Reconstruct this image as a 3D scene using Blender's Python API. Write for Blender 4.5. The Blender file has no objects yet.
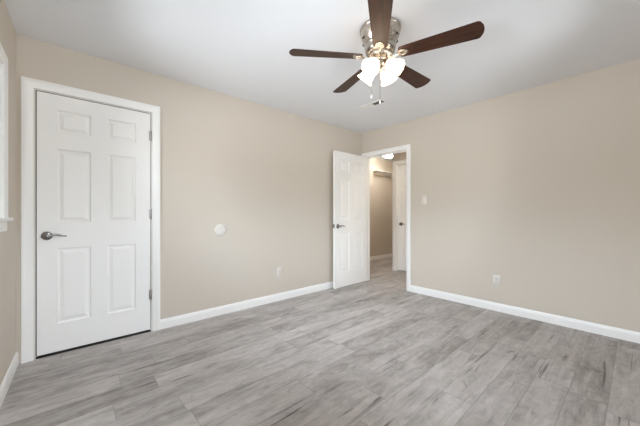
import bpy, bmesh, math, random
from mathutils import Matrix, Vector
S = bpy.context.scene
COL = S.collection
R = math.radians

# ------------------------------------------------------------------ camera
cam_d = bpy.data.cameras.new('camera')
cam = bpy.data.objects.new('camera', cam_d)
COL.objects.link(cam)
cam.location = (0, 0, 1.1133)
cam.rotation_euler = (R(90), 0, R(48.175 - 90))
cam_d.sensor_width = 36.0
cam_d.lens = 284.24 * 36 / 640
cam_d.shift_y = 0.42 / 640
cam_d.clip_start = 0.02
S.camera = cam

# ------------------------------------------------------------------ world, daylight, exposure
world = bpy.data.worlds.new('overcast_daylight')
S.world = world
world.use_nodes = True
wt = world.node_tree
wb = wt.nodes['Background']
_tc = wt.nodes.new('ShaderNodeTexCoord')
_sp = wt.nodes.new('ShaderNodeSeparateXYZ')
_rp = wt.nodes.new('ShaderNodeValToRGB')
_mr = wt.nodes.new('ShaderNodeMapRange')
_mr.inputs['From Min'].default_value = -1.0
wt.links.new(_tc.outputs['Generated'], _sp.inputs[0])
wt.links.new(_sp.outputs['Z'], _mr.inputs['Value'])
wt.links.new(_mr.outputs[0], _rp.inputs[0])
wt.links.new(_rp.outputs[0], wb.inputs[0])
# bright ground, a dim band of houses and trees at the horizon, bright overcast sky above
GROUND, HORIZON, SKY = 0.53, 0.33, 0.92
_el = _rp.color_ramp.elements
_el[0].position, _el[0].color = 0.44, (0.90 * GROUND, 0.93 * GROUND, 1.0 * GROUND, 1)
_el[1].position, _el[1].color = 0.63, (0.80 * SKY, 0.872 * SKY, 1.0 * SKY, 1)
_e = _rp.color_ramp.elements.new(0.52)
_e.color = (0.93 * HORIZON, 0.94 * HORIZON, 0.96 * HORIZON, 1)
wb.inputs[1].default_value = 20.0
S.view_settings.view_transform = 'Standard'
S.view_settings.look = 'None'
S.view_settings.gamma = 1.0
S.view_settings.use_curve_mapping = False
S.view_settings.exposure = 0.62
S.cycles.max_bounces = 14
S.cycles.diffuse_bounces = 10
S.cycles.transparent_max_bounces = 12
S.cycles.caustics_reflective = False
S.cycles.caustics_refractive = False
SHADE_EMIT = 3.2
HALL_EMIT = 34.0


def portal(loc, rot, w, h):
    """daylight portal standing in a window opening"""
    d = bpy.data.lights.new('daylight', 'AREA')
    d.shape = 'RECTANGLE'
    d.size, d.size_y = w, h
    d.cycles.is_portal = True
    o = bpy.data.objects.new('daylight', d)
    o.location, o.rotation_euler = loc, rot
    COL.objects.link(o)


H = 2.44            # ceiling height
XB = 3.670          # right wall face
YA = 3.060          # back wall face (the one with the closed door)
XL = -0.272         # left wall at the corner with the back wall
LROT = R(-1.65)     # the left wall runs slightly out of square
YF = -0.30          # wall behind the camera
W1a, W1b, W1z0, W1z1 = -1.42, -0.495, 1.085, 2.020   # window, along the left wall from the corner
W3a, W3b = -3.02, -1.72                                # unseen window added to the left wall beside the viewer, lights the right wall
W2a, W2b, W2z0, W2z1 = 0.00, 1.10, 1.12, 2.06        # two unseen windows added behind the camera for daylight
W4a, W4b = 2.15, 2.72
portal((XL - 0.31, YA - 0.96, 1.57), (R(90), 0, R(-90) + LROT), 0.95, 1.0)
portal((XL - 0.34, YA - 2.37, 1.57), (R(90), 0, R(-90) + LROT), 1.32, 1.0)
portal(((W2a + W2b) / 2, YF - 0.16, 1.59), (R(90), 0, 0), 1.1, 0.94)
portal(((W4a + W4b) / 2, YF - 0.16, 1.59), (R(90), 0, 0), 0.57, 0.94)


# ------------------------------------------------------------------ materials
def nt(name):
    m = bpy.data.materials.new(name)
    m.use_nodes = True
    t = m.node_tree
    return m, t, t.nodes['Principled BSDF']


def N(t, typ, **kw):
    n = t.nodes.new(typ)
    for k, v in kw.items():
        if k.startswith('i_'):
            n.inputs[k[2:].replace('_', ' ')].default_value = v
        else:
            setattr(n, k, v)
    return n


def M(t, op, a, b=None, c=None):
    n = t.nodes.new('ShaderNodeMath')
    n.operation = op
    for i, v in enumerate((a, b, c)):
        if v is None:
            continue
        if isinstance(v, (int, float)):
            n.inputs[i].default_value = v
        else:
            t.links.new(v, n.inputs[i])
    return n.outputs[0]


def srgb(r, g, b):
    f = lambda c: (c / 255 / 12.92) if c / 255 <= 0.04045 else ((c / 255 + 0.055) / 1.055) ** 2.4
    return (f(r), f(g), f(b), 1)


def paint(name, col, rough, bump=0.0, scale=120, vary=0.03):
    m, t, p = nt(name)
    tc = N(t, 'ShaderNodeTexCoord')
    n = N(t, 'ShaderNodeTexNoise', i_Scale=scale, i_Detail=3.0)
    t.links.new(tc.outputs['Object'], n.inputs['Vector'])
    n2 = N(t, 'ShaderNodeTexNoise', i_Scale=1.3, i_Detail=2.0)
    t.links.new(tc.outputs['Object'], n2.inputs['Vector'])
    mx = N(t, 'ShaderNodeMix', data_type='RGBA')
    t.links.new(n2.outputs['Fac'], mx.inputs[0])
    mx.inputs[6].default_value = tuple(c * (1 - vary) for c in col[:3]) + (1,)
    mx.inputs[7].default_value = tuple(min(1, c * (1 + vary)) for c in col[:3]) + (1,)
    t.links.new(mx.outputs[2], p.inputs['Base Color'])
    p.inputs['Roughness'].default_value = rough
    if bump:
        b = N(t, 'ShaderNodeBump', i_Strength=bump, i_Distance=0.002)
        t.links.new(n.outputs['Fac'], b.inputs['Height'])
        t.links.new(b.outputs[0], p.inputs['Normal'])
    return m


def metal(name, col, rough):
    m, t, p = nt(name)
    tc = N(t, 'ShaderNodeTexCoord')
    n = N(t, 'ShaderNodeTexNoise', i_Scale=60.0, i_Detail=2.0)
    t.links.new(tc.outputs['Object'], n.inputs['Vector'])
    mr = N(t, 'ShaderNodeMapRange')
    mr.inputs['To Min'].default_value = rough * 0.8
    mr.inputs['To Max'].default_value = rough * 1.2
    t.links.new(n.outputs['Fac'], mr.inputs['Value'])
    t.links.new(mr.outputs[0], p.inputs['Roughness'])
    p.inputs['Base Color'].default_value = col
    p.inputs['Metallic'].default_value = 1.0
    return m


def emitter(name, base, col, strength):
    m, t, p = nt(name)
    tc = N(t, 'ShaderNodeTexCoord')
    n = N(t, 'ShaderNodeTexNoise', i_Scale=18.0, i_Detail=3.0)
    t.links.new(tc.outputs['Object'], n.inputs['Vector'])
    s = M(t, 'MULTIPLY_ADD', n.outputs['Fac'], strength * 0.3, strength * 0.85)
    t.links.new(s, p.inputs['Emission Strength'])
    p.inputs['Base Color'].default_value = base
    p.inputs['Emission Color'].default_value = col
    p.inputs['Roughness'].default_value = 0.35
    return m


def plank_floor():
    m, t, p = nt('grey_vinyl_planks')
    L = t.links.new
    tc = N(t, 'ShaderNodeTexCoord')
    sp = N(t, 'ShaderNodeSeparateXYZ')
    L(tc.outputs['Object'], sp.inputs[0])
    PW, PL = 0.175, 1.22
    yy = M(t, 'DIVIDE', M(t, 'SUBTRACT', sp.outputs['Y'], 0.116), PW)
    row = M(t, 'FLOOR', yy)
    fy = M(t, 'FRACT', yy)
    wn = N(t, 'ShaderNodeTexWhiteNoise', noise_dimensions='1D')
    L(row, wn.inputs['W'])
    xx = M(t, 'ADD', M(t, 'DIVIDE', sp.outputs['X'], PL), M(t, 'MULTIPLY', wn.outputs['Value'], 7.0))
    colm = M(t, 'FLOOR', xx)
    fx = M(t, 'FRACT', xx)
    cv = N(t, 'ShaderNodeCombineXYZ')
    L(row, cv.inputs[0]); L(colm, cv.inputs[1])
    pr = N(t, 'ShaderNodeTexWhiteNoise', noise_dimensions='2D')
    L(cv.outputs[0], pr.inputs['Vector'])
    rnd = pr.outputs['Value']
    # grain coordinates: stretched along the plank, shifted per plank
    gv = N(t, 'ShaderNodeCombineXYZ')
    L(M(t, 'ADD', sp.outputs['X'], M(t, 'MULTIPLY', rnd, 37.0)), gv.inputs[0])
    L(M(t, 'ADD', sp.outputs['Y'], M(t, 'MULTIPLY', rnd, 11.0)), gv.inputs[1])

    def grain(sx, sy, detail, dist=0.0, rough=0.55):
        mp = N(t, 'ShaderNodeMapping')
        mp.inputs['Scale'].default_value = (sx, sy, 1)
        L(gv.outputs[0], mp.inputs['Vector'])
        n = N(t, 'ShaderNodeTexNoise', i_Scale=1.0, i_Detail=detail, i_Distortion=dist)
        n.inputs['Roughness'].default_value = rough
        L(mp.outputs[0], n.inputs['Vector'])
        return n.outputs['Fac']
    broad = grain(1.8, 8.0, 5.0, 0.8)
    fine = grain(5.0, 42.0, 6.0, 0.8, 0.7)
    blot = grain(7.0, 13.0, 6.0, 1.2, 0.68)
    crack = grain(1.3, 34.0, 3.0, 0.8)
    knot = grain(7.0, 15.0, 4.0, 1.0)
    area = grain(1.1, 5.0, 2.0)

    ramp = N(t, 'ShaderNodeValToRGB')
    e = ramp.color_ramp.elements
    e[0].position, e[0].color = 0.32, FL_DARK
    e[1].position, e[1].color = 0.68, FL_LIGHT
    mid = ramp.color_ramp.elements.new(0.5)
    mid.color = FL_MID
    v = M(t, 'ADD', M(t, 'MULTIPLY', broad, 0.40), M(t, 'MULTIPLY', fine, 0.26))
    v = M(t, 'ADD', v, M(t, 'MULTIPLY', blot, 0.34))
    v = M(t, 'ADD', v, M(t, 'MULTIPLY', M(t, 'SUBTRACT', rnd, 0.5), 0.12))
    L(v, ramp.inputs[0])
    # dark splits and knots
    ck = N(t, 'ShaderNodeMapRange', interpolation_type='SMOOTHSTEP')
    ck.inputs['From Min'].default_value = 0.43
    ck.inputs['From Max'].default_value = 0.30
    L(crack, ck.inputs['Value'])
    bk = N(t, 'ShaderNodeMapRange', interpolation_type='SMOOTHSTEP')
    bk.inputs['From Min'].default_value = 0.36
    bk.inputs['From Max'].default_value = 0.24
    L(blot, bk.inputs['Value'])
    ar = N(t, 'ShaderNodeMapRange', interpolation_type='SMOOTHSTEP')
    ar.inputs['From Min'].default_value = 0.50
    ar.inputs['From Max'].default_value = 0.62
    L(area, ar.inputs['Value'])
    kn = N(t, 'ShaderNodeMapRange', interpolation_type='SMOOTHSTEP')
    kn.inputs['From Min'].default_value = 0.36
    kn.inputs['From Max'].default_value = 0.22
    L(knot, kn.inputs['Value'])
    split = M(t, 'MULTIPLY', ck.outputs[0], M(t, 'MULTIPLY_ADD', ar.outputs[0], 0.74, 0.12))
    dk = M(t, 'MAXIMUM', M(t, 'MAXIMUM', split, M(t, 'MULTIPLY', kn.outputs[0], 0.5)), M(t, 'MULTIPLY', bk.outputs[0], 0.34))
    # seams
    ey = M(t, 'MINIMUM', fy, M(t, 'SUBTRACT', 1.0, fy))
    ex = M(t, 'MINIMUM', fx, M(t, 'SUBTRACT', 1.0, fx))
    sy_ = M(t, 'LESS_THAN', ey, 0.010)
    sx_ = M(t, 'LESS_THAN', ex, 0.0016)
    seam = M(t, 'MAXIMUM', sy_, sx_)
    dk = M(t, 'MAXIMUM', dk, M(t, 'MULTIPLY', seam, 0.38))
    mx = N(t, 'ShaderNodeMix', data_type='RGBA')
    L(dk, mx.inputs[0])
    L(ramp.outputs[0], mx.inputs[6])
    mx.inputs[7].default_value = FL_CRACK
    L(mx.outputs[2], p.inputs['Base Color'])
    mr = N(t, 'ShaderNodeMapRange')
    mr.inputs['To Min'].default_value = 0.42
    mr.inputs['To Max'].default_value = 0.60
    p.inputs['Specular IOR Level'].default_value = 0.35
    L(fine, mr.inputs['Value'])
    L(mr.outputs[0], p.inputs['Roughness'])
    b = N(t, 'ShaderNodeBump', i_Strength=0.12, i_Distance=0.001)
    L(M(t, 'SUBTRACT', fine, seam), b.inputs['Height'])
    L(b.outputs[0], p.inputs['Normal'])
    return m


FL_DARK = srgb(131, 123, 117)
FL_MID = srgb(176, 170, 165)
FL_LIGHT = srgb(207, 202, 198)
FL_CRACK = srgb(84, 78, 73)


def walnut():
    m, t, p = nt('walnut_blade_wood')
    L = t.links.new
    tc = N(t, 'ShaderNodeTexCoord')
    mp = N(t, 'ShaderNodeMapping')
    mp.inputs['Scale'].default_value = (4, 60, 8)
    L(tc.outputs['Object'], mp.inputs['Vector'])
    n = N(t, 'ShaderNodeTexNoise', i_Scale=1.0, i_Detail=5.0, i_Distortion=0.6)
    L(mp.outputs[0], n.inputs['Vector'])
    r = N(t, 'ShaderNodeValToRGB')
    r.color_ramp.elements[0].position, r.color_ramp.elements[0].color = 0.3, srgb(36, 20, 13)
    r.color_ramp.elements[1].position, r.color_ramp.elements[1].color = 0.75, srgb(80, 47, 30)
    L(n.outputs['Fac'], r.inputs[0])
    L(r.outputs[0], p.inputs['Base Color'])
    p.inputs['Roughness'].default_value = 0.42
    p.inputs['Specular IOR Level'].default_value = 0.3
    return m


def pane_glass():
    m = bpy.data.materials.new('window_glass')
    m.use_nodes = True
    t = m.node_tree
    t.nodes.clear()
    o = N(t, 'ShaderNodeOutputMaterial')
    mx = N(t, 'ShaderNodeMixShader')
    fr = N(t, 'ShaderNodeFresnel', i_IOR=1.45)
    tr = N(t, 'ShaderNodeBsdfTransparent')
    tr.inputs[0].default_value = (0.95, 0.97, 0.97, 1)
    gl = N(t, 'ShaderNodeBsdfGlossy', i_Roughness=0.02)
    t.links.new(fr.outputs[0], mx.inputs[0])
    t.links.new(tr.outputs[0], mx.inputs[1])
    t.links.new(gl.outputs[0], mx.inputs[2])
    t.links.new(mx.outputs[0], o.inputs[0])
    return m


WALL = paint('beige_wall_paint', srgb(206, 196, 182), 0.75, 0.10, 160, 0.012)
CEIL = paint('white_ceiling_paint', srgb(232, 233, 235), 0.9, 0.15, 90, 0.01)
TRIM = paint('white_gloss_trim_paint', srgb(243, 241, 237), 0.38, 0.0, 40, 0.008)
DOORP = paint('white_door_paint', srgb(243, 241, 237), 0.42, 0.05, 220, 0.008)
PLATE = paint('warm_white_plate_plastic', srgb(218, 211, 202), 0.4, 0.0, 60, 0.005)
PLAST = paint('white_plastic', srgb(236, 234, 230), 0.35, 0.0, 60, 0.005)
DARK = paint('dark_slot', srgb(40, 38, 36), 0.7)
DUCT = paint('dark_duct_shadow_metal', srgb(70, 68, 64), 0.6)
FLOOR = plank_floor()
NICK = metal('brushed_nickel', (0.50, 0.45, 0.39, 1), 0.26)
LEVM = metal('satin_nickel_lever', (0.27, 0.255, 0.24, 1), 0.26)
HINGE = metal('steel_hinge', (0.45, 0.43, 0.41, 1), 0.35)
WOOD = walnut()
GLASS = pane_glass()
SHADE = emitter('frosted_glass_shade_lit', (0.9, 0.88, 0.84, 1), (1.0, 0.77, 0.54, 1), SHADE_EMIT)
BULB = emitter('lit_bulb', (0.9, 0.9, 0.9, 1), (1.0, 0.80, 0.56, 1), SHADE_EMIT * 3)
HALLL = emitter('hall_light_diffuser_lit', (0.9, 0.9, 0.88, 1), (1.0, 0.95, 0.87, 1), HALL_EMIT)


# ------------------------------------------------------------------ mesh helpers
class MB:
    def __init__(self):
        self.bm = bmesh.new()
        self.X = Matrix.Identity(4)

    def v(self, p):
        return self.bm.verts.new(self.X @ Vector(p))

    def box(self, a, b):
        x0, y0, z0 = a; x1, y1, z1 = b
        q = [self.v(p) for p in ((x0, y0, z0), (x1, y0, z0), (x1, y1, z0), (x0, y1, z0),
                                 (x0, y0, z1), (x1, y0, z1), (x1, y1, z1), (x0, y1, z1))]
        for f in ((3, 2, 1, 0), (4, 5, 6, 7), (0, 1, 5, 4), (1, 2, 6, 5), (2, 3, 7, 6), (3, 0, 4, 7)):
            self.bm.faces.new([q[i] for i in f])
        return self

    def loft(self, rings, closed=True, caps=True):
        rs = [[self.v(p) for p in r] for r in rings]
        n = len(rs[0])
        for a, b in zip(rs, rs[1:]):
            for i in range(n if closed else n - 1):
                j = (i + 1) % n
                self.bm.faces.new((a[i], a[j], b[j], b[i]))
        if caps and closed:
            self.bm.faces.new(list(reversed(rs[0])))
            self.bm.faces.new(rs[-1])
        return self

    def lathe(self, prof, seg=40, caps=True):
        rings = []
        for r, z in prof:
            r = max(r, 1e-4)
            rings.append([(r * math.cos(2 * math.pi * i / seg), r * math.sin(2 * math.pi * i / seg), z)
                          for i in range(seg)])
        return self.loft(rings, True, caps)

    def prism(self, pts, z0, z1):
        return self.loft([[(x, y, z0) for x, y in pts], [(x, y, z1) for x, y in pts]])

    def tube(self, pts, r, seg=10):
        pts = [Vector(p) for p in pts]
        rr = r if isinstance(r, (list, tuple)) else [r] * len(pts)
        rings = []
        up = Vector((0.123, 0.456, 0.88)).normalized()
        for i, p in enumerate(pts):
            d = (pts[min(i + 1, len(pts) - 1)] - pts[max(i - 1, 0)]).normalized()
            u = d.cross(up)
            if u.length < 1e-3:
                u = d.cross(Vector((1, 0, 0)))
            u.normalize()
            w = d.cross(u)
            k = rr[i]
            kx, ky = (k if isinstance(k, (list, tuple)) else (k, k))
            rings.append([p + u * (kx * math.cos(2 * math.pi * j / seg)) + w * (ky * math.sin(2 * math.pi * j / seg))
                          for j in range(seg)])
        return self.loft(rings)

    def build(self, name, mat, parent=None, smooth=None, bevel=0.0, loc=None, rot=None, origin=None):
        bm = self.bm
        bmesh.ops.recalc_face_normals(bm, faces=bm.faces)
        if origin is not None:
            bmesh.ops.translate(bm, verts=bm.verts, vec=-Vector(origin))
        me = bpy.data.meshes.new(name)
        bm.to_mesh(me)
        bm.free()
        me.materials.append(mat)
        if smooth:
            for p in me.polygons:
                p.use_smooth = True
            me.set_sharp_from_angle(angle=R(smooth))
        o = bpy.data.objects.new(name, me)
        COL.objects.link(o)
        if origin is not None:
            o.location = origin
        if loc is not None:
            o.location = loc
        if rot is not None:
            o.rotation_euler = rot
        if bevel:
            b = o.modifiers.new('bevel', 'BEVEL')
            b.width, b.segments, b.limit_method, b.angle_limit = bevel, 2, 'ANGLE', R(40)
        if parent:
            o.parent = parent
        return o


def tag(o, label, cat, group=None):
    o['label'], o['category'] = label, cat
    if group:
        o['group'] = group
    return o


def struct(o, label=None, cat=None):
    o['kind'] = 'structure'
    if label:
        tag(o, label, cat)
    return o


def empty(name, loc=(0, 0, 0), rot=(0, 0, 0)):
    o = bpy.data.objects.new(name, None)
    o.empty_display_size = 0.05
    o.location, o.rotation_euler = loc, rot
    COL.objects.link(o)
    return o


# ------------------------------------------------------------------ the shell
X0, X1, Y0, Y1 = -0.75, 6.85, YF - 0.12, 4.31
T = 0.12
# door / window openings
D1a, D1b, D1h = -0.176, 0.604, 2.062          # closed door in the back wall (X range, head)
D2a, D2b, D2h = 2.224, 2.990, 2.038           # doorway in the right wall (Y range, head)
XD = 4.770                                    # hall wall with the far door
D3a, D3b, D3h = 2.340, 3.122, 2.055
YE = 4.190                                    # hall side wall with the shelf

struct(MB().box((X0, Y0, -0.1), (X1, Y1, 0)).build('floor', FLOOR), 'grey wood-look plank floor running from the bedroom into the hall', 'floor')
struct(MB().box((X0, Y0, H), (X1, Y1, H + 0.1)).build('ceiling', CEIL), 'flat white ceiling over the bedroom and hall', 'ceiling')


def wall_with_hole(axis, p0, p1, a, b, holes):
    """wall slab between p0 and p1 across, running a..b along; holes (h0,h1,z0,z1) sorted"""
    m = MB()

    def bx(u0, u1, z0, z1):
        if u1 - u0 < 1e-5 or z1 - z0 < 1e-5:
            return
        if axis == 'x':
            m.box((u0, p0, z0), (u1, p1, z1))
        else:
            m.box((p0, u0, z0), (p1, u1, z1))
    u = a
    for h0, h1, z0, z1 in holes:
        bx(u, h0, 0, H)
        bx(h0, h1, 0, z0)
        bx(h0, h1, z1, H)
        u = h1
    bx(u, b, 0, H)
    return m


struct(wall_with_hole('x', YA, YA + T, XL, XB, [(D1a, D1b, 0, D1h)]).build('wall_back', WALL),
       'beige wall with the closed panel door', 'wall')
struct(wall_with_hole('y', XB, XB + T, YF, YE, [(D2a, D2b, 0, D2h)]).build('wall_right', WALL),
       'beige wall with the open doorway and a light switch', 'wall')
wl = wall_with_hole('y', -T, 0, YF - YA - 0.1, 1.25, [(W3a, W3b, W1z0, W1z1), (W1a, W1b, W1z0, W1z1)]).build('wall_left', WALL, loc=(XL, YA, 0), rot=(0, 0, LROT))
struct(wl, 'beige wall with the window at the left edge of the picture', 'wall')
struct(wall_with_hole('x', YF - T, YF, X0, XB + T, [(W2a, W2b, W2z0, W2z1), (W4a, W4b, W2z0, W2z1)]).build('wall_front', WALL),
       'beige wall behind the viewer with two added windows', 'wall')
# hall beyond the doorway
struct(wall_with_hole('y', XD, XD + T, 0.6, 3.20, [(D3a, D3b, 0, D3h)]).build('wall_hall', WALL),
       'beige hall wall with the far white door, seen through the doorway', 'wall')
struct(MB().box((XB, YE, 0), (X1, YE + T, H)).build('wall_hall_side', WALL),
       'beige hall wall with the small shelf, seen through the doorway', 'wall')
struct(MB().box((XD + T, 3.08, 0), (X1, 3.20, H)).build('wall_hall_return', WALL), 'beige wall round the corner of the hall', 'wall')
struct(MB().box((X1 - T, 3.20, 0), (X1, YE, H)).build('wall_hall_end', WALL), 'beige wall closing the hall recess', 'wall')
struct(MB().box((XB + T, 0.48, 0), (X1, 0.60, H)).build('wall_hall_near', WALL), 'beige wall at the near end of the hall', 'wall')
struct(MB().box((X1 - T, 0.60, 0), (X1, 3.08, H)).build('wall_hall_closet', WALL), 'beige wall behind the far hall door', 'wall')
# closet behind the closed door
struct(MB().box((XL - 0.05, YA + 0.80, 0), (XB, YA + 0.80 + T, H)).build('wall_closet', WALL), 'beige wall inside the closet', 'wall')


# ------------------------------------------------------------------ baseboards
BB = [(0, 0), (0.013, 0), (0.013, 0.066), (0.0105, 0.074), (0.0105, 0.079), (0.006, 0.091), (0, 0.093)]


def baseboard(name, p, q, nrm, label, loc=None, rot=None):
    p, q, n = Vector((*p, 0)), Vector((*q, 0)), Vector((*nrm, 0))
    m = MB()
    m.loft([[c + n * d + Vector((0, 0, z)) for d, z in BB] for c in (p, q)])
    return struct(m.build(name, TRIM, loc=loc, rot=rot), label, 'baseboard')


CW = 0.066
baseboard('baseboard_back', (D1b + 0.005 + CW, YA), (XB, YA), (0, -1), 'white baseboard along the wall with the closed door')
baseboard('baseboard_right', (XB, YF), (XB, D2a - 0.005 - 0.062), (-1, 0), 'white baseboard along the wall right of the doorway')
baseboard('baseboard_left', (0, YF - YA), (0, 0), (1, 0), 'white baseboard along the wall under the window', (XL, YA, 0), (0, 0, LROT))
baseboard('baseboard_front', (X0 + 0.2, YF), (XB, YF), (0, 1), 'white baseboard on the wall behind the viewer')
baseboard('baseboard_hall_side', (XB + T, YE), (X1 - T, YE), (0, -1), 'white baseboard in the hall below the small shelf')
baseboard('baseboard_hall', (XD, 0.6), (XD, D3a - 0.07), (-1, 0), 'white baseboard beside the far hall door')


# ------------------------------------------------------------------ door trim
def casing_into(m, a, b, h, w, place, rev=0.005):
    """mitred casing around an opening a..b wide and h high; place(u, d, z) -> point, d = out of the wall"""
    prof = [(0, 0), (0, 0.008), (0.004, 0.010), (w * 0.35, 0.0115), (w * 0.55, 0.016), (w - 0.006, 0.0175), (w, 0.015), (w, 0)]
    a, b, h = a - rev, b + rev, h + rev
    rings = []
    for st in range(4):
        r = []
        for k, d in prof:
            u = a - k if st < 2 else b + k
            z = 0.0 if st in (0, 3) else h + k
            r.append(place(u, d, z))
        rings.append(r)
    m.loft(rings)


def jamb_into(m, a, b, h, d0, d1, place, stop0, stop1):
    """side jambs, head and the door stop, d measured out of the wall (negative = into it)"""
    t = 0.018

    def bx(u0, u1, e0, e1, z0, z1):
        c = [place(u, d, z) for z in (z0, z1) for u, d in ((u0, e0), (u1, e0), (u1, e1), (u0, e1))]
        q = [m.v(p) for p in c]
        for f in ((3, 2, 1, 0), (4, 5, 6, 7), (0, 1, 5, 4), (1, 2, 6, 5), (2, 3, 7, 6), (3, 0, 4, 7)):
            m.bm.faces.new([q[i] for i in f])
    e = 0.0005
    bx(a, a + 0.004, d0, d1, 0, h)
    bx(b - 0.004, b, d0, d1, 0, h)
    bx(a + 0.004, b - 0.004, d0, d1, h - 0.004, h)
    bx(a + 0.004, a + 0.014, stop0, stop1, 0, h - 0.004)
    bx(b - 0.014, b - 0.004, stop0, stop1, 0, h - 0.004)
    bx(a + 0.014, b - 0.014, stop0, stop1, h - 0.014, h - 0.004)


pA = lambda u, d, z: Vector((u, YA - d, z))
pB = lambda u, d, z: Vector((XB - d, u, z))
pD = lambda u, d, z: Vector((XD - d, u, z))


def door_trim(name, label, a, b, h, w, place, stop):
    r = struct(empty(name, place((a + b) / 2, 0, 0)), label, 'door frame')
    m = MB()
    casing_into(m, a, b, h, w, place)
    m.build('casing', TRIM, smooth=30).parent = r
    m = MB()
    jamb_into(m, a, b, h, -T, 0.0, place, *stop)
    m.build('jamb', TRIM).parent = r
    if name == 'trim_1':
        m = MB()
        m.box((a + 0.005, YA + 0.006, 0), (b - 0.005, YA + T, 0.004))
        m.build('under_door_shade', DARK).parent = r  # dark strip on the floor, paints the shade under the door
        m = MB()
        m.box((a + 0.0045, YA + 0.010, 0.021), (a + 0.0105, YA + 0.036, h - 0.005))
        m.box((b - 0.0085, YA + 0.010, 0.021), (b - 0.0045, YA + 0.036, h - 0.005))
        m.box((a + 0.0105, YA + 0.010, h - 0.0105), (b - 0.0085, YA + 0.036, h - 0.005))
        m.build('door_gap_shade', DARK).parent = r  # dark filler painting the shade in the gap round the leaf
    inv = Matrix.Translation(-Vector(r.location))
    for c in r.children:
        c.matrix_parent_inverse = inv
    return r


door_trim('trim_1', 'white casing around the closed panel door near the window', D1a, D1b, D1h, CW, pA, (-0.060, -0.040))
door_trim('trim_2', 'white casing around the open bedroom doorway', D2a, D2b, D2h, 0.060, pB, (-0.060, -0.042))
door_trim('trim_3', 'white casing around the far door in the hall', D3a, D3b, D3h, CW, pD, (-0.082, -0.070))


# ------------------------------------------------------------------ six-panel doors
def panel_leaf(w, h, t, flip=False):
    """six-panel moulded leaf: x 0..w, thickness y 0..t, z 0..h; recessed panels on both faces"""
    st, pw = 0.115, (w - 0.115 * 2 - 0.112) / 2
    xs = [0, st, st + pw, w - st - pw, w - st, w]
    k = h / 2.042
    zs = [0, 0.222 * k, 0.820 * k, 1.027 * k, 1.612 * k, 1.748 * k, 1.922 * k, h]
    m = MB()
    steps = [(0, 0), (0.005, 0.0075), (0.012, 0.0100), (0.018, 0.0095), (0.038, 0.0022), (0.040, 0.0018)]
    for y, s in ((0, 1), (t, -1)):
        for i in range(5):
            for j in range(7):
                x0, x1, z0, z1 = xs[i], xs[i + 1], zs[j], zs[j + 1]
                if i in (1, 3) and j in (1, 3, 5):
                    rings = [[m.v((a, y + s * d, b)) for a, b in ((x0 + q, z0 + q), (x1 - q, z0 + q), (x1 - q, z1 - q), (x0 + q, z1 - q))] for q, d in steps]
                    for A, B in zip(rings, rings[1:]):
                        for n in range(4):
                            m.bm.faces.new((A[n], A[(n + 1) % 4], B[(n + 1) % 4], B[n]))
                    m.bm.faces.new(rings[-1])
                else:
                    m.bm.faces.new([m.v(p) for p in ((x0, y, z0), (x1, y, z0), (x1, y, z1), (x0, y, z1))])
    for i in range(5):
        for z in (0, h):
            m.bm.faces.new([m.v(p) for p in ((xs[i], 0, z), (xs[i + 1], 0, z), (xs[i + 1], t, z), (xs[i], t, z))])
    for j in range(7):
        for x in (0, w):
            m.bm.faces.new([m.v(p) for p in ((x, 0, zs[j]), (x, 0, zs[j + 1]), (x, t, zs[j + 1]), (x, t, zs[j]))])
    bmesh.ops.remove_doubles(m.bm, verts=m.bm.verts, dist=1e-5)
    return m


def lever_set(parent, x, z, s, y0, out, mat=LEVM):
    """round rose and wave lever; s = direction the lever points along x; out = -1 or +1 along y"""
    m = MB()
    m.X = Matrix.Translation((x, y0, z)) @ Matrix.Rotation(R(90) * (1 if out < 0 else -1), 4, 'X')
    m.lathe([(0.002, 0), (0.033, 0), (0.0335, 0.004), (0.031, 0.008), (0.024, 0.011), (0.014, 0.013), (0.0125, 0.018), (0.0115, 0.045), (0.013, 0.050), (0.0125, 0.056), (0.004, 0.060), (0.001, 0.060)], 32)
    rose = m.build('lever_handle', mat, parent, smooth=35)
    m = MB()
    pts, rad = [], []
    for i in range(15):
        f = i / 14
        pts.append((x + s * (0.004 + 0.112 * f), y0 + out * (0.050 - 0.006 * f), z + 0.007 * math.sin(f * 6.0 - 0.9) + 0.003))
        rad.append((0.0085 * (1 - f) + 0.0055 * f, 0.0095 * (1 - f) + 0.0035 * f))
    m.tube(pts, rad, 12)
    m.build('lever', mat, rose, smooth=60)
    return rose


def hinges(parent, x, zs, y, mat=HINGE):
    for z in zs:
        m = MB()
        m.X = Matrix.Translation((x, y, z))
        m.lathe([(0.001, -0.050), (0.004, -0.049), (0.0065, -0.046), (0.0065, 0.046), (0.004, 0.049), (0.001, 0.050)], 14)
        m.box((-0.016, 0.0035, -0.044), (0.0015, 0.006, 0.044))
        m.build('hinge', mat, parent, smooth=40)


# closed door in the back wall
w1, h1 = D1b - D1a - 0.020, 2.030
d1 = empty('door_1', (D1a + 0.011, YA + 0.002, 0.021))
struct(d1, 'closed white six-panel door with a lever handle, beside the window', 'door')
panel_leaf(w1, h1, 0.035).build('door_leaf', DOORP, d1)
lever_set(d1, 0.056, 0.918, 1, 0.0, -1)
hinges(d1, w1 + 0.004, (0.328, 1.085, 1.822), -0.0075)
m = MB(); m.box((-0.0065, 0.004, 0.89), (-0.0005, 0.030, 0.946)); m.build('latch_plate', LEVM, d1)

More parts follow.
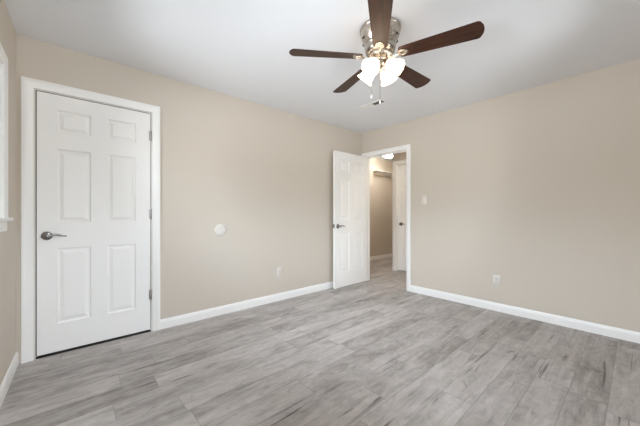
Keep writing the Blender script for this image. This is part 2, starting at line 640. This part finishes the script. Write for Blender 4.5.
# open bedroom door, swung back along the wall: its origin is the free edge, +x runs to the hinges
w2, h2 = 0.745, 2.018
ang = math.atan2(0.012, w2)
d2 = empty('door_2', (2.920, 2.938, 0.014), (0, 0, ang))
struct(d2, 'white six-panel bedroom door standing open beside the doorway', 'door')
panel_leaf(w2, h2, 0.035).build('door_leaf', DOORP, d2)
lever_set(d2, 0.060, 0.912, 1, 0.0, -1)
lever_set(d2, 0.060, 0.912, 1, 0.035, 1)
m = MB(); m.box((-0.0015, 0.005, 0.885), (0.0, 0.030, 0.942)); m.box((-0.010, 0.011, 0.902), (-0.001, 0.024, 0.925))
m.build('latch', LEVM, d2)
hinges(d2, w2 + 0.001, (0.30, 1.05, 1.80), 0.0425)

# far door in the hall (closed), set back in its frame
w3, h3 = D3b - D3a - 0.014, 2.034
d3 = empty('door_3', (XD + 0.084, D3b - 0.007, 0.012), (0, 0, R(-90)))
struct(d3, 'closed white panel door across the hall, seen through the doorway', 'door')
panel_leaf(w3, h3, 0.033).build('door_leaf', DOORP, d3)
lever_set(d3, 0.052, 0.895, 1, 0.0, -1)

# ------------------------------------------------------------------ windows
def window(name, label, loc, rot, a, b, z0, z1, far):
    """double-hung window in a wall whose room face is local x=0 and room side is +x; a..b along local y"""
    r = struct(empty(name, loc, rot), label, 'window')
    m = MB()                                   # jamb liner
    for q in ((a, a + 0.012), (b - 0.012, b)):
        m.box((-T, q[0], z0), (0, q[1], z1))
    m.box((-T, a + 0.012, z1 - 0.012), (0, b - 0.012, z1))
    m.box((-T, a + 0.012, z0), (-0.002, b - 0.012, z0 + 0.010))
    m.build('window_jamb', TRIM, r)
    m = MB()                                   # casing: two legs and a head, mitred
    cw = 0.066
    prof = [(0, 0), (0, 0.009), (0.004, 0.011), (cw * 0.4, 0.012), (cw * 0.6, 0.016), (cw - 0.006, 0.0175), (cw, 0.015), (cw, 0)]
    rings = []
    for s in range(4):
        rings.append([(d, (a + 0.003 - k) if s < 2 else (b - 0.003 + k), z0 if s in (0, 3) else z1 - 0.003 + k) for k, d in prof])
    m.loft(rings)
    m.build('window_casing', TRIM, r, smooth=30)
    m = MB()
    m.box((-0.004, a - 0.115, z0 - 0.020), (0.034, b + 0.115, z0))
    m.build('window_sill', TRIM, r, bevel=0.006)
    m = MB()
    m.box((0, a - 0.062, z0 - 0.080), (0.013, b + 0.062, z0 - 0.020))
    m.build('window_apron', TRIM, r, bevel=0.003)
    zm = (z0 + z1) / 2
    for nm, xo, q0, q1 in (('lower_sash', -0.040, z0 + 0.010, zm + 0.018), ('upper_sash', -0.075, zm - 0.018, z1 - 0.012)):
        m = MB()
        s = 0.038
        y0, y1 = a + 0.012, b - 0.012
        m.box((xo, y0, q0), (xo + 0.030, y0 + s, q1))
        m.box((xo, y1 - s, q0), (xo + 0.030, y1, q1))
        m.box((xo, y0 + s, q0), (xo + 0.030, y1 - s, q0 + s))
        m.box((xo, y0 + s, q1 - s), (xo + 0.030, y1 - s, q1))
        sash = m.build(nm, PLAST, r)
        m = MB()
        m.box((xo + 0.013, y0 + s, q0 + s), (xo + 0.017, y1 - s, q1 - s))
        m.build('pane', GLASS, sash)
    return r


window('window_1', 'white double-hung window at the left edge of the picture', (XL, YA, 0), (0, 0, LROT), W1a, W1b, W1z0, W1z1, True)
window('added_window_3', 'added white double-hung window in the left wall, unseen, for daylight', (XL, YA, 0), (0, 0, LROT), W3a, W3b, W1z0, W1z1, True)
for wn_, wa_, wb_, wl_ in (('added_window_2', W2a, W2b, 'added white double-hung window right behind the viewer, unseen, for daylight'), ('added_window_4', W4a, W4b, 'added white double-hung window behind the viewer, nearer the right wall, unseen, for daylight')):
    window(wn_, wl_, (0, YF, 0), (0, 0, R(90)), -wb_, -wa_, W2z0, W2z1, True)


# ------------------------------------------------------------------ wall plates
def rrect(w, h, r, n=5):
    pts = []
    for cx, cy, a0 in ((w / 2 - r, h / 2 - r, 0), (-w / 2 + r, h / 2 - r, 90), (-w / 2 + r, -h / 2 + r, 180), (w / 2 - r, -h / 2 + r, 270)):
        for i in range(n + 1):
            a = R(a0 + 90 * i / n)
            pts.append((cx + r * math.cos(a), cy + r * math.sin(a)))
    return pts


def plate_mb(w, h):
    m = MB()
    m.loft([[(x, y, 0) for x, y in rrect(w, h, 0.006)], [(x, y, 0.0035) for x, y in rrect(w, h, 0.006)],
            [(x, y, 0.0060) for x, y in rrect(w - 0.006, h - 0.006, 0.005)]])
    return m


def outlet(loc, rot, label):
    r = tag(empty('wall_outlet', loc, rot), label, 'outlet', 'duplex wall outlets')
    plate_mb(0.076, 0.122).build('cover_plate', PLATE, r, smooth=40)
    for s in (1, -1):
        m = MB()
        m.loft([[(x, y + s * 0.0195, 0.0060) for x, y in rrect(0.034, 0.029, 0.010)], [(x, y + s * 0.0195, 0.0080) for x, y in rrect(0.033, 0.028, 0.010)]])
        f = m.build('socket', PLATE, r)
        m = MB()
        for dx, hh in ((-0.0065, 0.009), (0.0065, 0.0075)):
            m.box((dx - 0.0013, s * 0.0195 + 0.003 - hh / 2, 0.0078), (dx + 0.0013, s * 0.0195 + 0.003 + hh / 2, 0.0083))
        m.prism([(0.0026 * math.cos(k * 0.524), s * 0.0195 - 0.0075 + 0.0026 * math.sin(k * 0.524)) for k in range(12)], 0.0078, 0.0083)
        m.build('socket_slots', DARK, f)
    m = MB(); m.lathe([(0.0005, 0.006), (0.0035, 0.006), (0.003, 0.0072), (0.0005, 0.0076)], 12)
    m.build('screw', PLATE, r)
    return r


ROT_A = (R(90), 0, 0)                  # plate lying on the back wall, facing -Y
ROT_B = (R(90), 0, R(-90))             # plate lying on the right wall, facing -X
outlet((2.043, YA, 0.362), ROT_A, 'white outlet low on the wall left of the open door')
outlet((XB, 1.074, 0.350), ROT_B, 'white outlet low on the wall right of the doorway')

sw = tag(empty('light_switch', (XB, 1.957, 1.297), ROT_B), 'white light switch plate on the beige wall right of the doorway', 'light switch')
plate_mb(0.076, 0.122).build('cover_plate', PLATE, sw, smooth=40)
m = MB(); m.box((-0.0165, -0.033, 0.0055), (0.0165, 0.033, 0.0072)); m.build('rocker_frame', PLATE, sw, bevel=0.0008)
m = MB()
m.loft([[(-0.0150, -0.031, 0.0068), (0.0150, -0.031, 0.0068), (0.0150, 0.031, 0.0068), (-0.0150, 0.031, 0.0068)],
        [(-0.0145, -0.030, 0.0105), (0.0145, -0.030, 0.0105), (0.0145, 0.030, 0.0078), (-0.0145, 0.030, 0.0078)]])
m.build('rocker', PLATE, sw)

m = MB()
m.lathe([(0.001, 0.0), (0.064, 0.0), (0.0645, 0.004), (0.062, 0.008), (0.056, 0.0095), (0.001, 0.0105)], 48)
rp = m.build('round_cover_plate', PLATE, None, smooth=40, loc=(1.266, YA, 0.931), rot=ROT_A)
tag(rp, 'round white cover plate on the beige wall right of the closed door', 'cover plate')

# ------------------------------------------------------------------ ceiling vent
cv = tag(empty('ceiling_vent', (2.785, 2.145, H)), 'white slotted air vent in the ceiling beyond the fan', 'vent')
VL, VW = 0.170, 0.058                   # half length along Y, half width along X
m = MB()
for a, b in (((-VW, -VL), (-VW + 0.020, VL)), ((VW - 0.020, -VL), (VW, VL)), ((-VW + 0.020, -VL), (VW - 0.020, -VL + 0.020)), ((-VW + 0.020, VL - 0.020), (VW - 0.020, VL)),
             ((-VW + 0.020, -0.004), (VW - 0.020, 0.004))):
    m.box((a[0], a[1], -0.007), (b[0], b[1], 0))
m.build('vent_frame', PLAST, cv, bevel=0.002)
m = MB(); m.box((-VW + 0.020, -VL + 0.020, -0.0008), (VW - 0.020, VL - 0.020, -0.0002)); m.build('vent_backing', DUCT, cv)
for sgn in (-1, 1):
    n = 9
    for i in range(n):
        y = sgn * (0.012 + (VL - 0.020 - 0.016) * (i + 0.5) / n)
        m = MB()
        # each half throws its air away from the middle
        dy = 0.0062 * sgn
        m.loft([[(x, y - dy, -0.0015), (x, y - dy + 0.0012, -0.0015), (x, y + dy + 0.0012, -0.0085), (x, y + dy, -0.0085)] for x in (-VW + 0.020, VW - 0.020)])
        m.build('louver', PLAST, cv)

# ------------------------------------------------------------------ ceiling fan
CX, CY, ZB, PHI = 1.688, 1.237, 2.235, 216.28
fan = tag(empty('ceiling_fan', (CX, CY, H)), 'five-blade ceiling fan with dark wood blades, nickel housing and lit glass shades', 'ceiling fan')
zf = lambda z: z - H
m = MB()
m.lathe([(0.001, 0), (0.143, 0), (0.146, -0.006), (0.145, -0.016), (0.140, -0.022), (0.140, -0.034), (0.137, -0.050), (0.129, -0.072),
         (0.119, -0.092), (0.112, -0.106), (0.110, -0.112), (0.112, -0.116), (0.112, -0.124), (0.109, -0.128), (0.108, -0.150), (0.104, -0.166), (0.092, -0.178), (0.075, -0.183), (0.001, -0.184)], 64)
hous = m.build('motor_housing', NICK, fan, smooth=35)
for k in range(8):
    a = R(k * 45 + 14)
    m = MB()
    m.X = Matrix.Rotation(a, 4, 'Z') @ Matrix.Translation((0.1295, 0, -0.0725)) @ Matrix.Rotation(R(63), 4, 'Y')
    m.prism([(0.009 * math.cos(i * 0.3927), 0.016 * math.sin(i * 0.3927)) for i in range(16)], -0.003, 0.0012)
    m.build('housing_slot', DARK, hous)
m = MB()
m.lathe([(0.001, -0.184), (0.082, -0.184), (0.084, -0.188), (0.084, -0.200), (0.080, -0.204), (0.052, -0.205), (0.001, -0.206)], 48)
m.build('flywheel', NICK, fan, smooth=35)
m = MB()
m.lathe([(0.001, -0.205), (0.050, -0.205), (0.054, -0.212), (0.055, -0.230), (0.050, -0.238), (0.038, -0.242), (0.038, -0.246), (0.046, -0.252),
         (0.046, -0.264), (0.036, -0.276), (0.022, -0.283), (0.014, -0.288), (0.016, -0.296), (0.010, -0.306), (0.001, -0.310)], 40)
m.build('switch_housing', NICK, fan, smooth=35)


def blade_outline():
    r0, r1, wa, wb = 0.135, 0.652, 0.050, 0.0695
    half = []
    c = 0.020
    for i in range(6):                                  # rounded root corner
        a = R(180 - 90 * i / 5)
        half.append((r0 + c + c * math.cos(a), wa - c + c * math.sin(a)))
    c = 0.026
    xe = r1 - 0.014
    for i in range(8):                                  # rounded tip corner
        a = R(94 - 78 * i / 7)
        half.append((xe - c + c * math.cos(a), wb - c + c * math.sin(a)))
    half.append((r1 - 0.0045, wb * 0.45))
    half.append((r1, 0.0))
    low = [(x, -y) for x, y in reversed(half[:-1])]
    return half + low


PITCH = R(-12)
for k in range(5):
    a = R(PHI + 72 * k)
    m = MB()
    m.prism(blade_outline(), -0.003, 0.003)
    bl = m.build('blade', WOOD, fan, loc=(0, 0, zf(ZB)), rot=(PITCH, 0, a), bevel=0.0015)
    # bracket: curved arm from the flywheel to a shield-shaped foot with a raised ring under the blade root
    m = MB()
    arm = []
    for i in range(9):
        f = i / 8
        arm.append((0.066 + 0.068 * f, 0, 0.012 - 0.020 * math.sin(f * math.pi * 0.9) - 0.014 * f))
    m.tube(arm, [(0.011 - 0.004 * math.sin(i / 8 * math.pi), 0.0050) for i in range(9)], 10)
    sh = [(0.122, 0.008), (0.134, 0.022), (0.152, 0.030), (0.172, 0.028), (0.188, 0.019), (0.200, 0.005)]
    sh = sh + [(x, -y) for x, y in reversed(sh)]
    m.prism(sh, -0.0075, -0.0032)
    ir = m.build('blade_bracket', NICK, fan, smooth=40, loc=(0, 0, zf(ZB)), rot=(PITCH, 0, a))
    m = MB()
    m.tube([(0.160 + 0.022 * math.cos(t * math.pi / 12), 0.021 * math.sin(t * math.pi / 12), -0.0085) for t in range(25)], 0.0032, 8)
    m.build('bracket_ring', NICK, ir, smooth=60)
    for sx, sy in ((0.148, 0.013), (0.148, -0.013), (0.189, 0.0)):
        m = MB()
        m.prism([(sx + 0.0035 * math.cos(i * 0.785), sy + 0.0035 * math.sin(i * 0.785)) for i in range(8)], -0.0095, -0.007)
        m.build('bracket_screw', NICK, ir)

# light kit: four arms with bell-shaped frosted shades
TILT = R(46)
for k in range(4):
    a = R(PHI + 60 + 90 * k)
    base = Matrix.Rotation(a, 4, 'Z')
    m = MB(); m.X = base
    m.tube([(0.030, 0, -0.256), (0.044, 0, -0.249), (0.056, 0, -0.250), (0.063, 0, -0.259)], 0.008, 10)
    m.build('lamp_arm', NICK, fan, smooth=60)
    ax = base @ Matrix.Translation((0.058, 0, -0.255)) @ Matrix.Rotation(math.pi - TILT, 4, 'Y')
    m = MB(); m.X = ax
    m.lathe([(0.001, -0.004), (0.020, -0.004), (0.023, 0.002), (0.023, 0.020), (0.026, 0.024), (0.001, 0.024)], 24)
    m.build('socket_cup', NICK, fan, smooth=40)
    m = MB(); m.X = ax
    out = [(0.024, 0.012), (0.031, 0.018), (0.040, 0.032), (0.045, 0.050), (0.048, 0.068), (0.051, 0.084), (0.057, 0.098), (0.063, 0.107)]
    seg = 40
    rings = []
    for prof, off in ((out, 0.0), (list(reversed(out)), -0.003)):
        for r, z in prof:
            fl = max(0.0, (z - 0.074) / 0.033)
            rings.append([((r + off + 0.0028 * fl * math.cos(10 * 2 * math.pi * i / seg)) * math.cos(2 * math.pi * i / seg),
                           (r + off + 0.0028 * fl * math.cos(10 * 2 * math.pi * i / seg)) * math.sin(2 * math.pi * i / seg), z) for i in range(seg)])
    m.loft(rings, True, False)
    s = m.build('glass_shade', SHADE, fan, smooth=60)
    m = MB(); m.X = ax
    m.lathe([(0.001, 0.022), (0.012, 0.024), (0.013, 0.036), (0.022, 0.056), (0.025, 0.070), (0.021, 0.084), (0.010, 0.093), (0.001, 0.095)], 20)
    m.build('bulb', BULB, s, smooth=60)

# pull chains
vd = R(PHI)
left = (math.sin(vd), -math.cos(vd))
tow = (math.cos(vd), math.sin(vd))
for (ox, oy), zb, sx in (((left[0] * 0.058, left[1] * 0.058), 1.970, 1), ((tow[0] * 0.056 , tow[1] * 0.056), 1.905, 1)):
    m = MB()
    m.tube([(ox * 0.85, oy * 0.85, zf(2.214)), (ox, oy, zf(2.212)), (ox * 1.04, oy * 1.04, zf(2.205)), (ox * 1.05, oy * 1.05, zf(2.15)), (ox * 1.05, oy * 1.05, zf(zb))], 0.0016, 6)
    ch = m.build('pull_chain', NICK, fan, smooth=60)
    m = MB(); m.X = Matrix.Translation((ox * 1.05, oy * 1.05, zf(zb)))
    m.lathe([(0.0005, 0.003), (0.003, 0.001), (0.0045, -0.006), (0.0065, -0.018), (0.0055, -0.024), (0.0005, -0.026)], 14)
    m.build('chain_pull', PLAST, ch, smooth=50)

# ------------------------------------------------------------------ hall fittings
sh_ = tag(empty('wall_shelf', (5.85, YE, 2.04)), 'narrow white shelf rail high on the hall wall, seen through the doorway', 'shelf')
m = MB(); m.box((-0.42, -0.16, 0.068), (0.62, 0, 0.086)); m.build('shelf_board', TRIM, sh_, bevel=0.002)
m = MB(); m.box((-0.34, -0.018, 0.0), (0.62, 0, 0.068)); m.build('shelf_cleat', TRIM, sh_)
for x in (0.02, 0.52):
    m = MB()
    m.prism([(-0.130, 0.068), (-0.018, 0.068), (-0.018, 0.004), (-0.026, 0.004), (-0.130, 0.056)], x - 0.010, x + 0.010)
    m.bm.transform(Matrix(((0, 0, 1, 0), (1, 0, 0, 0), (0, 1, 0, 0), (0, 0, 0, 1))))
    m.build('shelf_bracket', TRIM, sh_)
for lx, ly, lt in ((5.32, 3.66, 'lit round ceiling light at the top of the open doorway'), (4.28, 1.80, 'added lit round ceiling light in the hall, unseen behind the right wall')):  # the second light is added out of view to brighten the hall
    hl = tag(empty('hall_ceiling_light', (lx, ly, H)), lt, 'ceiling light')
    MB().lathe([(0.001, 0), (0.150, 0), (0.152, -0.010), (0.146, -0.022), (0.001, -0.022)], 40).build('light_base', NICK, hl, smooth=40)
    MB().lathe([(0.140, -0.022), (0.138, -0.045), (0.115, -0.075), (0.070, -0.095), (0.001, -0.100)], 40).build('light_diffuser', HALLL, hl, smooth=60)
